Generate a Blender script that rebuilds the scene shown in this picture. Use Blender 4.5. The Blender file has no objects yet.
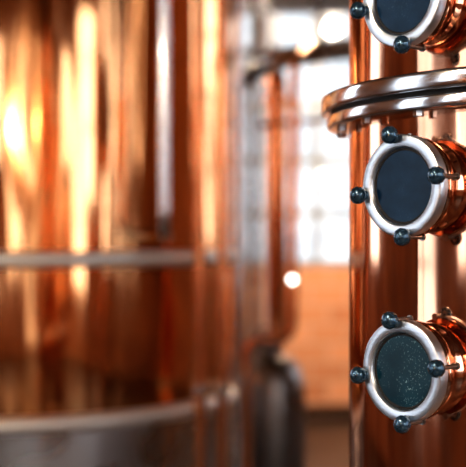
import bpy, bmesh, math, random
from mathutils import Vector, Matrix
random.seed(3)
sc=bpy.context.scene
try:
    sc.view_settings.view_transform='Standard'
    sc.view_settings.look='Medium High Contrast'
    sc.view_settings.exposure=.2
except Exception: pass
CAMZ=1.5
# ---------------- materials ----------------
def mat(name, col, rough=.4, metal=0., bump=None, colvar=None, coat=0, spec=None, rvar=None):
    m=bpy.data.materials.new(name); m.use_nodes=True
    nt=m.node_tree; N=nt.nodes; L=nt.links
    b=N['Principled BSDF']
    b.inputs['Base Color'].default_value=(*col,1); b.inputs['Roughness'].default_value=rough
    b.inputs['Metallic'].default_value=metal
    if coat: b.inputs['Coat Weight'].default_value=coat
    if spec is not None: b.inputs['Specular IOR Level'].default_value=spec
    tc=N.new('ShaderNodeTexCoord')
    def noise(scale,vec,det=3):
        mp=N.new('ShaderNodeMapping'); mp.inputs['Scale'].default_value=vec
        L.new(tc.outputs['Object'],mp.inputs['Vector'])
        n=N.new('ShaderNodeTexNoise'); n.inputs['Scale'].default_value=scale; n.inputs['Detail'].default_value=det
        L.new(mp.outputs['Vector'],n.inputs['Vector']); return n
    if bump:
        scale,vec,dist=bump
        n=noise(scale,vec,2); bp=N.new('ShaderNodeBump'); bp.inputs['Strength'].default_value=1.0
        bp.inputs['Distance'].default_value=dist
        L.new(n.outputs['Fac'],bp.inputs['Height']); L.new(bp.outputs['Normal'],b.inputs['Normal'])
    if colvar:
        scale,vec,c2=colvar
        n=noise(scale,vec,5); r=N.new('ShaderNodeValToRGB')
        r.color_ramp.elements[0].position=.38; r.color_ramp.elements[1].position=.62
        r.color_ramp.elements[0].color=(*col,1); r.color_ramp.elements[1].color=(*c2,1)
        L.new(n.outputs['Fac'],r.inputs['Fac']); L.new(r.outputs['Color'],b.inputs['Base Color'])
    if rvar:
        scale,vec,lo,hi=rvar
        n=noise(scale,vec,4); r=N.new('ShaderNodeMapRange')
        r.inputs['From Min'].default_value=.35; r.inputs['From Max'].default_value=.65
        r.inputs['To Min'].default_value=lo; r.inputs['To Max'].default_value=hi
        L.new(n.outputs['Fac'],r.inputs['Value']); L.new(r.outputs['Result'],b.inputs['Roughness'])
    return m
M={}
M['copper_col']=mat('polished_copper_column',(.88,.48,.32),.1,1,bump=(3,(3.4,3.4,.22),.0055),colvar=(4,(5,5,.3),(.66,.30,.17)),rvar=(6,(4,4,.5),.05,.14))
M['copper_still']=mat('polished_copper_still',(.98,.50,.24),.1,1,bump=(2,(3.0,3.0,.26),.024),colvar=(2,(3,3,.3),(.86,.34,.12)),rvar=(3,(3,3,.4),.04,.13))
M['copper_pipe']=mat('copper_pipe',(.85,.38,.18),.2,1,colvar=(5,(1,1,1),(.7,.27,.12)))
M['steel']=mat('stainless_steel',(.74,.76,.80),.14,1,rvar=(8,(1,1,6),.1,.2))
M['steel_band']=mat('satin_stainless_band',(.95,.93,.9),.5,.85,rvar=(8,(1,1,6),.45,.55))
M['steel_brush']=mat('brushed_stainless',(.70,.78,.88),.34,1,bump=(60,(1,1,8),.0002))
M['steel_mid']=mat('satin_steel_skirt',(.62,.65,.68),.3,1,bump=(2,(2.6,2.6,.22),.01),rvar=(5,(1,1,1),.2,.35))
M['steel_dark']=mat('dull_steel',(.24,.235,.24),.35,1,rvar=(5,(1,1,1),.25,.45))
M['knob']=mat('navy_lacquered_knob',(.05,.115,.19),.2,.65,bump=(80,(1,1,1),.0003),coat=.5)
M['gasket']=mat('black_rubber_gasket',(.01,.01,.012),.6,0,bump=(90,(1,1,1),.0003))
def sightglass(name,base,drop,lo,hi):
    m=mat(name,(.006,.016,.028),.12,0,spec=.12)
    nt=m.node_tree;N=nt.nodes;L=nt.links;b=N['Principled BSDF']
    tc=N.new('ShaderNodeTexCoord')
    v=N.new('ShaderNodeTexNoise'); v.inputs['Scale'].default_value=420; v.inputs['Detail'].default_value=2
    L.new(tc.outputs['Object'],v.inputs['Vector'])
    r=N.new('ShaderNodeValToRGB'); r.color_ramp.elements[0].position=.60;r.color_ramp.elements[0].color=(0,0,0,1)
    r.color_ramp.elements[1].position=.72;r.color_ramp.elements[1].color=(1,1,1,1)
    L.new(v.outputs['Fac'],r.inputs['Fac'])
    n=N.new('ShaderNodeTexNoise'); n.inputs['Scale'].default_value=28; n.inputs['Detail'].default_value=3; L.new(tc.outputs['Object'],n.inputs['Vector'])
    r2=N.new('ShaderNodeValToRGB'); r2.color_ramp.elements[0].position=lo; r2.color_ramp.elements[1].position=hi
    L.new(n.outputs['Fac'],r2.inputs['Fac'])
    mu=N.new('ShaderNodeMath'); mu.operation='MULTIPLY'
    L.new(r.outputs['Color'],mu.inputs[0]); L.new(r2.outputs['Color'],mu.inputs[1])
    r3=N.new('ShaderNodeValToRGB'); r3.color_ramp.elements[0].position=.35; r3.color_ramp.elements[1].position=.7
    r3.color_ramp.elements[0].color=(*base,1); r3.color_ramp.elements[1].color=(base[0]*1.8+.004,base[1]*2,base[2]*1.8,1)
    L.new(n.outputs['Fac'],r3.inputs['Fac'])
    mx=N.new('ShaderNodeMix'); mx.data_type='RGBA'
    mx.inputs[7].default_value=(*drop,1); L.new(r3.outputs['Color'],mx.inputs[6])
    L.new(mu.outputs[0],mx.inputs[0]); L.new(mx.outputs[2],b.inputs['Base Color'])
    return m
M['glass']=sightglass('dark_sight_glass',(.003,.020,.056),(.05,.12,.18),.52,.75)
M['glass_wet']=sightglass('dark_sight_glass_wet',(.002,.024,.046),(.2,.36,.42),.40,.64)
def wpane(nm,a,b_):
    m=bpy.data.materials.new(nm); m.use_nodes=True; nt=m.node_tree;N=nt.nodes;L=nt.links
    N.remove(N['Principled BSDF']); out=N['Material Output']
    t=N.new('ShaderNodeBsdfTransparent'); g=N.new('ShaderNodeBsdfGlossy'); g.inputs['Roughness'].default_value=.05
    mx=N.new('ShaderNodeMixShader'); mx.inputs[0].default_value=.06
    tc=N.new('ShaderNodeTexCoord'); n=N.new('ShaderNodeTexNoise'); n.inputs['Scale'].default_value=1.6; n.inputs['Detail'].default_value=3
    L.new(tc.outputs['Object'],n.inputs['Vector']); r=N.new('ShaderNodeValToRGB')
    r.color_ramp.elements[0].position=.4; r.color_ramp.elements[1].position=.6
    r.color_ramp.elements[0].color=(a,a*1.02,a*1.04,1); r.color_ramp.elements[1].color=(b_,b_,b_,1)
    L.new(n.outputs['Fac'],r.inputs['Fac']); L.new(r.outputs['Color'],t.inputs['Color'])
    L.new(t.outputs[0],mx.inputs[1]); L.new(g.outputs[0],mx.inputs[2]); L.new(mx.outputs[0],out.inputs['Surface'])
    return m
M['pane']=wpane('grey_window_glass',.25,.38)  # dims the sky, with painted mottling for the shading of buildings outside
M['pane2']=wpane('light_window_glass',.34,.5)  # tint put in to dim the tall unseen opening in the near wall
M['pane3']=wpane('dimmed_window_glass',.5,.62)  # tint put in to soften the left window's reflection on the steel rings
# room
M['plaster']=mat('warm_plaster',(.24,.11,.055),.8,0,bump=(12,(1,1,1),.004),colvar=(1.5,(1,1,1),(.13,.055,.03)))
M['frame']=mat('painted_window_frame',(.30,.31,.33),.5,0,colvar=(4,(1,1,1),(.25,.26,.27)))
M['ceil']=mat('ceiling_boards',(.06,.033,.02),.7,0,colvar=(2,(1,8,1),(.035,.02,.012)))
M['floor']=mat('dark_tiled_floor',(.055,.033,.022),.4,0,colvar=(3,(1,1,1),(.03,.02,.015)))
M['wood']=mat('timber_beam',(.08,.035,.016),.6,0,colvar=(3,(6,6,.5),(.045,.02,.01)))
m=bpy.data.materials.new('orange_brick'); m.use_nodes=True; nt=m.node_tree;N=nt.nodes;L=nt.links;b=N['Principled BSDF']
tc=N.new('ShaderNodeTexCoord'); mp=N.new('ShaderNodeMapping'); mp.inputs['Rotation'].default_value=(math.pi/2,0,0)
L.new(tc.outputs['Object'],mp.inputs['Vector']); br=N.new('ShaderNodeTexBrick')
br.inputs['Scale'].default_value=1.6; br.inputs['Mortar Size'].default_value=.016
br.inputs['Color1'].default_value=(.93,.44,.23,1);br.inputs['Color2'].default_value=(.68,.28,.13,1);br.inputs['Mortar'].default_value=(.8,.5,.35,1)
L.new(mp.outputs['Vector'],br.inputs['Vector']); L.new(br.outputs['Color'],b.inputs['Base Color']); b.inputs['Roughness'].default_value=.75
M['brick']=m
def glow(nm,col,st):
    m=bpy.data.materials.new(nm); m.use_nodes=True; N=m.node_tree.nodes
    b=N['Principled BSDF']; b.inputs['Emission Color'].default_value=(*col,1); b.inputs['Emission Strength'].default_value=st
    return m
M['lamp']=glow('fill_lamp_glow',(1,.78,.52),40)  # glow of the added fill lamps
M['tube']=glow('glint_glow',(1,.97,.9),9)  # glow for the bead that stands for a bright glint
# ---------------- helpers ----------------
def empty(name,loc=(0,0,0)):
    e=bpy.data.objects.new(name,None); e.location=loc; sc.collection.objects.link(e); e.empty_display_size=.1; return e
def finish(name,bm,mt,parent=None,mtx=None,smooth=True,bevel=0):
    me=bpy.data.meshes.new(name); bmesh.ops.recalc_face_normals(bm,faces=bm.faces)
    if mtx is not None: bm.transform(mtx)
    bm.to_mesh(me); bm.free()
    o=bpy.data.objects.new(name,me); sc.collection.objects.link(o); me.materials.append(mt)
    if smooth:
        for p in me.polygons: p.use_smooth=True
        try: me.set_sharp_from_angle(angle=math.radians(35))
        except Exception: pass
    if bevel:
        md=o.modifiers.new('bevel','BEVEL'); md.width=bevel; md.segments=2; md.limit_method='ANGLE'
    if parent is not None:
        o.parent=parent
        if parent.type=='EMPTY': o.matrix_parent_inverse=Matrix.Translation(parent.location).inverted()
    return o
def add_lathe(bm,prof,segs=64,mtx=Matrix.Identity(4)):
    rings=[]
    for r_,z in prof:
        if r_<1e-6: rings.append([bm.verts.new(mtx@Vector((0,0,z)))])
        else: rings.append([bm.verts.new(mtx@Vector((r_*math.cos(2*math.pi*i/segs),r_*math.sin(2*math.pi*i/segs),z))) for i in range(segs)])
    for a,b_ in zip(rings,rings[1:]):
        if len(a)==1 and len(b_)==1: continue
        for i in range(segs):
            j=(i+1)%segs
            if len(a)==1: bm.faces.new((a[0],b_[i],b_[j]))
            elif len(b_)==1: bm.faces.new((a[i],a[j],b_[0]))
            else: bm.faces.new((a[i],a[j],b_[j],b_[i]))
def lathe(name,prof,mt,parent=None,mtx=Matrix.Identity(4),segs=64):
    bm=bmesh.new(); add_lathe(bm,prof,segs); return finish(name,bm,mt,parent,mtx)
def add_box(bm,a,b_):
    x0,y0,z0=a;x1,y1,z1=b_
    v=[bm.verts.new(p) for p in [(x0,y0,z0),(x1,y0,z0),(x1,y1,z0),(x0,y1,z0),(x0,y0,z1),(x1,y0,z1),(x1,y1,z1),(x0,y1,z1)]]
    for f in [(0,3,2,1),(4,5,6,7),(0,1,5,4),(1,2,6,5),(2,3,7,6),(3,0,4,7)]: bm.faces.new([v[i] for i in f])
def tube(name,pts,r_,mt,parent=None,bend=.08,segs=20):
    P=[Vector(p) for p in pts]; path=[P[0]]
    for i in range(1,len(P)-1):
        a,b_,c=P[i-1],P[i],P[i+1]
        d1=(a-b_).normalized(); d2=(c-b_).normalized()
        k=min(bend,(a-b_).length*.49,(c-b_).length*.49)
        s=b_+d1*k; e=b_+d2*k
        for t in range(9):
            u=t/8; path.append(s*(1-u)**2+b_*2*u*(1-u)+e*u*u)
    path.append(P[-1])
    bm=bmesh.new(); prev=None; nrm=None
    for i,p in enumerate(path):
        t=(path[min(i+1,len(path)-1)]-path[max(i-1,0)]).normalized()
        if nrm is None:
            nrm=t.orthogonal().normalized()
        nrm=(nrm-t*nrm.dot(t)).normalized(); bi=t.cross(nrm)
        ring=[bm.verts.new(p+r_*(math.cos(2*math.pi*k/segs)*nrm+math.sin(2*math.pi*k/segs)*bi)) for k in range(segs)]
        if prev:
            for k in range(segs): bm.faces.new((prev[k],prev[(k+1)%segs],ring[(k+1)%segs],ring[k]))
        else: bm.faces.new(ring[::-1])
        prev=ring
    bm.faces.new(prev)
    return finish(name,bm,mt,parent)
T=Matrix.Translation
# ---------------- room ----------------
X0,X1,Y0,Y1,H=-5.0,4.2,-5.0,9.0,4.6
def wall(name,axis,pos,a0,a1,wins,mt,inside):
    th=.3*( -inside)
    lo,hi=min(pos,pos+th),max(pos,pos+th)
    bm=bmesh.new()
    def bx(a,b_,z0,z1):
        if b_-a<1e-4 or z1-z0<1e-4: return
        if axis=='x': add_box(bm,(a,lo,z0),(b_,hi,z1))
        else: add_box(bm,(lo,a,z0),(hi,b_,z1))
    cur=a0
    for (a,b_,zb,zt) in wins:
        bx(cur,a,0,H); bx(a,b_,0,zb); bx(a,b_,zt,H); cur=b_
    bx(cur,a1,0,H)
    finish(name,bm,mt,smooth=False)
wn=[0]
def window(axis,pos,inside,a,b_,zb,zt,nv,nh,w=.05,bar=.018,pane=None):
    wn[0]+=1
    e=empty('window_%d'%wn[0])
    bm=bmesh.new(); c=pos-inside*.15
    def bx(p,q,z0,z1,t=.03):
        if axis=='x': add_box(bm,(p,c-t,z0),(q,c+t,z1))
        else: add_box(bm,(c-t,p,z0),(c+t,q,z1))
    bx(a,b_,zb,zb+w); bx(a,b_,zt-w,zt); bx(a,a+w,zb+w,zt-w); bx(b_-w,b_,zb+w,zt-w)
    for i in range(1,nv):
        x=a+(b_-a)*i/nv; bx(x-bar,x+bar,zb+w,zt-w,.02)
    for i in range(1,nh):
        z=zb+(zt-zb)*i/nh; bx(a+w,b_-w,z-bar,z+bar,.017)
    finish('frame',bm,M['frame'],e,smooth=False)
    if pane:
        def P(q,z): return (q,c,z) if axis=='x' else (c,q,z)
        bm=bmesh.new(); v=[bm.verts.new(p) for p in [P(a+w,zb+w),P(b_-w,zb+w),P(b_-w,zt-w),P(a+w,zt-w)]]; bm.faces.new(v)
        finish('glass',bm,M[pane],e,smooth=False)
far=[(-3.6,-2.0,1.24,3.9),(.0,1.75,1.24,3.9),(2.5,3.8,1.24,3.9)]
front=[(-4.3,-3.7,1.5,3.9),(-2.3,-1.7,1.5,3.9),(-.1,.45,1.0,3.9),(1.2,2.1,.25,3.9),(2.7,3.7,.8,3.9)]  # unseen windows, placed and sized to reflect brightly in still and column
left=[(-4,-3.4,1.3,3.9),(-1.2,-.4,1.3,3.9),(.6,2.0,.5,3.9),(5,6.5,1.3,3.9)]  # unseen too; the wide one is added to brighten the porthole rings
right=[(-4,-3.3,1.0,3.9),(-2.3,-.7,1.0,3.9),(.6,1.0,1.2,3.9),(6,7.5,1.4,3.9)]  # unseen openings, shaped for bright streaks on the still
wall('wall_far','x',Y1,X0-.3,X1+.3,far,M['brick'],-1)
wall('wall_near','x',Y0,X0-.3,X1+.3,front,M['plaster'],1)
wall('wall_left','y',X0,Y0,Y1,left,M['plaster'],1)
wall('wall_right','y',X1,Y0,Y1,right,M['plaster'],-1)
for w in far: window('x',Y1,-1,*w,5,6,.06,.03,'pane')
for i,w in enumerate(front): window('x',Y0,1,*w,2,4,pane='pane2' if i==3 else None)
for i,w in enumerate(left): window('y',X0,1,*w,2,4,pane='pane3' if i==2 else None)
for w in right: window('y',X1,-1,*w,2,4)
bm=bmesh.new(); add_box(bm,(X0-.3,Y0-.3,-.1),(X1+.3,Y1+.3,0)); finish('floor',bm,M['floor'],smooth=False)
bm=bmesh.new(); add_box(bm,(X0-.3,Y0-.3,H),(X1+.3,Y1+.3,H+.1)); finish('ceiling',bm,M['ceil'],smooth=False)
bm=bmesh.new()
for y in (-3,-.5,2,4.5,7): add_box(bm,(X0,y,H-.22),(X1,y+.18,H))
finish('ceiling_beams',bm,M['wood'],smooth=False)
bm=bmesh.new(); add_box(bm,(X0,Y1-.02,0),(X1,Y1,.12)); finish('baseboard_far',bm,M['wood'],smooth=False)

# unseen pendant lamps, added to warm the brick and streak the copper
def lamp(x,y,z=3.3,power=60,nm='fill_pendant'):
    e=empty(nm,(x,y,z))
    lathe('shade',[(.03,.14),(.05,.12),(.2,.0),(.205,.0),(.055,.13),(.03,.15)],M['steel_dark'],e,T((x,y,z)),32)
    lathe('bulb',[(0,-.05),(.04,-.035),(.055,.02),(.03,.07),(.02,.12),(0,.12)],M['lamp'],e,T((x,y,z)),20)
    tube('cord',[(x,y,z+.14),(x,y,H)],.006,M['gasket'],e,segs=8)
    ld=bpy.data.lights.new('bulb_fill_light','POINT'); ld.energy=power; ld.color=(1,.75,.5); ld.shadow_soft_size=.05
    lo=bpy.data.objects.new('bulb_fill_light',ld); sc.collection.objects.link(lo); lo.parent=e
    lo.matrix_parent_inverse=T((x,y,z)).inverted(); lo.location=(x,y,z-.12)
lamp(1.0,7.3,3.7,400); lamp(-1.6,.3,2.6); lamp(1.6,-1.8,2.7); lamp(-3,-2.2,2.6); lamp(-2.6,6.5); lamp(.6,-3.2,2.6)

# ---------------- distillation column ----------------
CX,CY,R=.4428,1.433,.29
col=empty('copper_distillation_column',(CX,CY,0))
c=T((CX,CY,0))
def flange(idx,z0):
    h=.0405
    p=[(R-.004,0),(.3165,0),(.3185,.0008),(.3193,.0025),(.3193,.0125),(.3185,.0145),(.3165,.0155),(.312,.0155),(.312,.0195),(.3235,.0195),(.3258,.0205),(.3268,.0225),(.3268,.0365),(.3258,.0392),(.3235,h),(.3,h),(R+.006,h+.001),(R+.002,h+.004),(R-.004,h+.006)]
    lathe('flange_ring_%d'%idx,p,M['steel'],col,T((CX,CY,z0)),200)
    lathe('flange_gasket_%d'%idx,[(.3,.0152),(.3145,.0152),(.3145,.0198),(.3,.0198)],M['gasket'],col,T((CX,CY,z0)),160)
    bm=bmesh.new()
    for k in range(20):
        a=2*math.pi*(k+.2)/20
        mm=T((.3035*math.cos(a),.3035*math.sin(a),0))
        add_lathe(bm,[(0,-.0065),(.0052,-.0065),(.0062,-.0055),(.0062,0.001),(0,.001)],6,mm)
    finish('flange_bolts_%d'%idx,bm,M['steel'],col,T((CX,CY,z0)))
for i,z0 in enumerate((CAMZ+.141,CAMZ+.141-.622,CAMZ+.141+.622)): flange(i+1,z0)
lathe('shell',[(0,.30),(.12,.30),(.2,.32),(.26,.36),(R,.42),(R,.9),(R,1.4),(R,2.55),(.285,2.62),(.25,2.72),(.18,2.8),(.09,2.84),(.07,2.88),(.07,3.0),(0,3.0)],M['copper_col'],col,c,192)
for k in range(4):
    a=math.pi/4+k*math.pi/2
    x,y=CX+.22*math.cos(a),CY+.22*math.sin(a)
    tube('leg_%d'%(k+1),[(x,y,0.01),(x,y,.36)],.022,M['steel'],col)
    lathe('foot_%d'%(k+1),[(0,0),(.045,0),(.045,.012),(.02,.02),(0,.02)],M['steel'],col,T((x,y,0)),24)
tube('vapour_pipe',[(CX,CY,2.98),(CX,CY,3.4),(2.0,CY,3.4),(2.0,CY,0)],.055,M['copper_pipe'],col,bend=.18)
phi=math.radians(49.5); s=.340
n=Vector((-math.sin(phi),-math.cos(phi),0)); xl=Vector((0,0,1)).cross(n); yl=Vector((0,0,1))
def frame(z):
    o=Vector((CX,CY,z))+n*s
    return Matrix((( xl.x,yl.x,n.x,o.x),(xl.y,yl.y,n.y,o.y),(xl.z,yl.z,n.z,o.z),(0,0,0,1)))
RO=.0565
def porthole(i,z,g):
    mm=frame(z)
    nm='sight_glass_%d_'%i
    lathe(nm+'neck',[(.0535,-.078),(.0515,-.048),(.0505,-.044),(.049,-.040),(.048,-.034),(.048,-.028),(.049,-.0265),(.0545,-.026),(.0555,-.0245),(.0555,-.0175),(.0545,-.016),(.044,-.016)],M['copper_col'],col,mm,96)
    lathe(nm+'gasket',[(.040,-.0165),(.0525,-.0165),(.0525,-.013),(.040,-.013)],M['gasket'],col,mm,96)
    lathe(nm+'ring',[(.0420,-.0135),(RO-.0015,-.0135),(RO,-.012),(RO,-.0018),(RO-.0008,-.0005),(RO-.002,0),(.0445,0),(.0437,-.0005),(.0425,-.003),(.0420,-.006)],M['steel_brush'],col,mm,128)
    lathe(nm+'seal',[(.0395,-.008),(.0395,-.0052),(.0405,-.0045),(.0418,-.0045),(.0422,-.006)],M['gasket'],col,mm,96)
    lathe(nm+'pane',[(0,-.0055),(.040,-.0055),(.0405,-.0125),(0,-.0125)],M[g],col,mm,96)
    bk=bmesh.new(); bs=bmesh.new()
    for k in range(4):
        a=math.radians(9+90*k); rr=RO+.0005
        L_=T((rr*math.cos(a),rr*math.sin(a),0))@Matrix.Rotation(a,4,'Z')
        add_lathe(bs,[(0,-.028),(.0042,-.028),(.0042,-.0255),(.0026,-.0255),(.0026,.002),(.0052,.002),(.0052,.0035),(0,.0035)],16,L_)
        add_lathe(bk,[(0,.0025),(.0074,.0025),(.0094,.0036),(.0100,.0058),(.0100,.0088),(.0090,.0120),(.0064,.0140),(.0035,.0147),(.0035,.0162),(.0025,.0168),(0,.0168)],12,L_)
        add_lathe(bk,[(0,-.0045),(.0050,-.0045),(.0057,-.0035),(.0057,.0005),(.005,.0012),(0,.0012)],12,T((-.0035*math.cos(a),-.0035*math.sin(a),.001))@L_)
    finish(nm+'bolts',bs,M['steel_dark'],col,mm); finish(nm+'knobs',bk,M['knob'],col,mm)
for i,(z,g) in enumerate(((.0565+.209,'glass'),(.0555,'glass'),(.0565-.2055,'glass_wet'),(.054-.4145-.1,'glass_wet'),(.261+.2073,'glass'))): porthole(i+1,CAMZ+z,g)

# ---------------- pot still ----------------
PX,PY,PR=-.80,4.12,.80
st=empty('copper_pot_still',(PX,PY,0)); c=T((PX,PY,0))
lathe('body',[(0,.7),(PR-.04,.72),(PR,.95),(PR,1.2),(PR,1.427),(PR,2.0),(PR,2.55),(.78,2.7),(.68,2.9),(.5,3.05),(.36,3.12),(.27,3.2),(.22,3.35),(.18,3.6),(0,3.6)],M['copper_still'],st,c,160)
bp=[(PR-.01,1.400)]+[(PR+.022*math.sin(math.pi*k/10),1.428-.026*math.cos(math.pi*k/10)) for k in range(11)]+[(PR-.01,1.456)]
lathe('waist_band',bp,M['steel_band'],st,c,160)
bp=[(PR-.01,.895)]+[(PR+.006+.022*math.sin(math.pi*k/10),.925-.025*math.cos(math.pi*k/10)) for k in range(11)]+[(PR-.01,.955)]
lathe('base_band',bp,M['steel_band'],st,c,160)
lathe('skirt',[(PR-.05,.15),(PR,.15),(PR+.004,.2),(PR+.004,.90),(PR-.05,.90)],M['steel_mid'],st,c,160)
lathe('foot_ring',[(PR-.06,0),(PR+.05,0),(PR+.05,.02),(PR+.01,.03),(PR+.01,.16),(PR-.06,.16)],M['steel_dark'],st,c,120)
tube('swan_neck',[(PX,PY,3.55),(PX,PY,3.95),(PX-1.6,PY+.2,3.95),(PX-1.6,PY+.2,0)],.11,M['copper_pipe'],st,bend=.3)
def vpipe(px,y,r_,mt,name,top=None,parent=None,zb=0):
    x=(px-233)/1100*y
    e=empty(name,(x,y,0))
    tube('pipe',[(x,y,zb),(x,y,H if top is None else top)],r_,mt,e)
    for z in (.02,1.0,2.7): lathe('clamp',[(r_*.9,z-.02),(r_+.012,z-.018),(r_+.012,z+.018),(r_*.9,z+.02)],M['steel'],e,T((x,y,0)),32)
    return e
tube('level_pipe',[(-.212,3.38,3.2),(-.212,3.38,1.50),(-.212,3.66,1.50)],.018,M['steel'],st)
tube('level_pipe_top',[(-.212,3.38,3.19),(-.40,3.75,3.3),(-.7,4.0,3.3)],.018,M['steel'],st)
vpipe(200,3.58,.018,M['copper_pipe'],'copper_riser_pipe')
vpipe(222,3.6,.016,M['copper_pipe'],'copper_riser_pipe')
vpipe(239,3.75,.013,M['steel'],'steel_riser_pipe')
vpipe(255,5.6,.026,M['steel_dark'],'steel_riser_pipe')
vpipe(266,5.9,.016,M['steel_band'],'steel_riser_pipe')
# ---------------- receiver + condenser ----------------
cx,cy=.20,5.0
cd=empty('spirit_condenser',(cx,cy,0))
lathe('receiver',[(0,.25),(.08,.25),(.14,.30),(.16,.36),(.16,.82),(.14,.9),(.10,.95),(.05,.97),(.05,1.02),(0,1.02)],M['steel_dark'],cd,T((cx-.03,cy,0)),64)
for k in range(3):
    a=k*2*math.pi/3+.5; tube('leg_%d'%(k+1),[(cx-.03+.12*math.cos(a),cy+.12*math.sin(a),0),(cx-.03+.12*math.cos(a),cy+.12*math.sin(a),.4)],.018,M['steel_dark'],cd)
lathe('shell',[(0,.98),(.03,.98),(.03,1.03),(.045,1.1),(.045,2.1),(.062,2.1),(.062,2.13),(.045,2.13),(.045,2.2),(.03,2.25),(0,2.26)],M['copper_pipe'],cd,T((cx,cy,0)),64)
tube('vapour_arm',[(.02,5.3,0),(.02,5.3,2.26),(cx,cy,2.31),(1.2,4.7,2.40),(1.2,4.7,0)],.05,M['steel_dark'],cd,bend=.1)
tube('vapour_neck',[(cx,cy,2.2),(cx,cy,2.33)],.03,M['steel_dark'],cd)
tube('cooling_pipe',[(.35,4.95,2.36),(.26,4.6,2.25),(.247,4.6,1.07),(.06,4.6,1.07),(.06,4.6,0)],.020,M['copper_pipe'],cd,bend=.07)
tube('water_pipe',[(.12,4.97,2.0),(.9,4.9,2.06),(.9,4.9,0)],.014,M['copper_pipe'],cd,bend=.05)
lathe('glint_bead',[(0,-.013),(.009,-.009),(.013,0),(.009,.009),(0,.013)],M['tube'],cd,T((.247,4.57,1.32)),16)  # added glowing bead, stands for a reflected highlight on the pipe
tube('glint_bead_mount',[(.247,4.59,1.32),(.247,4.572,1.32)],.008,M['steel_dark'],cd)  # stub that holds the added glint bead
# overhead pipe rack behind
g=empty('overhead_pipe_rack',(0,6.2,0))
bm=bmesh.new()
for x in (-.9,1.9): add_box(bm,(x-.05,6.15,0),(x+.05,6.25,2.98))
add_box(bm,(-.95,6.15,2.76),(1.95,6.25,2.90)); add_box(bm,(-.95,6.2,2.52),(1.95,6.24,2.57))
for i in range(9):
    x=-.9+i*.35; add_box(bm,(x-.02,6.2,2.57),(x+.02,6.23,2.78))
finish('frame',bm,M['steel_dark'],g,smooth=False)
# unseen vats, added behind the camera for their reflections in the copper
def vat(x,y,r_,h,name,mt):
    e=empty(name,(x,y,0))
    lathe('body',[(0,.3),(r_*.8,.32),(r_,.45),(r_,h),(r_*.8,h+.2),(r_*.3,h+.35),(0,h+.36)],mt,e,T((x,y,0)),64)
    lathe('band',[(r_-.01,h*.6),(r_+.015,h*.6),(r_+.015,h*.6+.04),(r_-.01,h*.6+.04)],M['steel'],e,T((x,y,0)),64)
    for k in range(4):
        a=k*math.pi/2+.6; X=x+.75*r_*math.cos(a); Y=y+.75*r_*math.sin(a)
        tube('leg_%d'%(k+1),[(X,Y,0),(X,Y,.45)],.035,M['steel_dark'],e)
vat(-2.9,-.9,.55,2.1,'reflection_vat',M['copper_still'])
vat(2.9,-2.2,.6,2.3,'reflection_vat',M['copper_still'])
# ---------------- light ----------------
w=bpy.data.worlds.new('overcast_sky'); sc.world=w; w.use_nodes=True
bg=w.node_tree.nodes['Background']; bg.inputs[0].default_value=(.88,.94,1,1); bg.inputs[1].default_value=3.6
sd=bpy.data.lights.new('sun','SUN'); sd.energy=6; sd.angle=.03; sd.color=(1,.85,.65)
so=bpy.data.objects.new('sun',sd); sc.collection.objects.link(so); so.location=(-6,-6,8)
so.rotation_euler=Vector((.35,1,-.42)).to_track_quat('-Z','Y').to_euler()
# ---------------- camera ----------------
cam=bpy.data.cameras.new('camera'); co=bpy.data.objects.new('camera',cam); sc.collection.objects.link(co)
co.location=(0,0,CAMZ); co.rotation_euler=(math.pi/2,0,0)
cam.sensor_width=36; cam.lens=1100/467*36; cam.shift_y=.006
cam.dof.use_dof=True; cam.dof.focus_distance=1.21; cam.dof.aperture_fstop=3.8
sc.camera=co
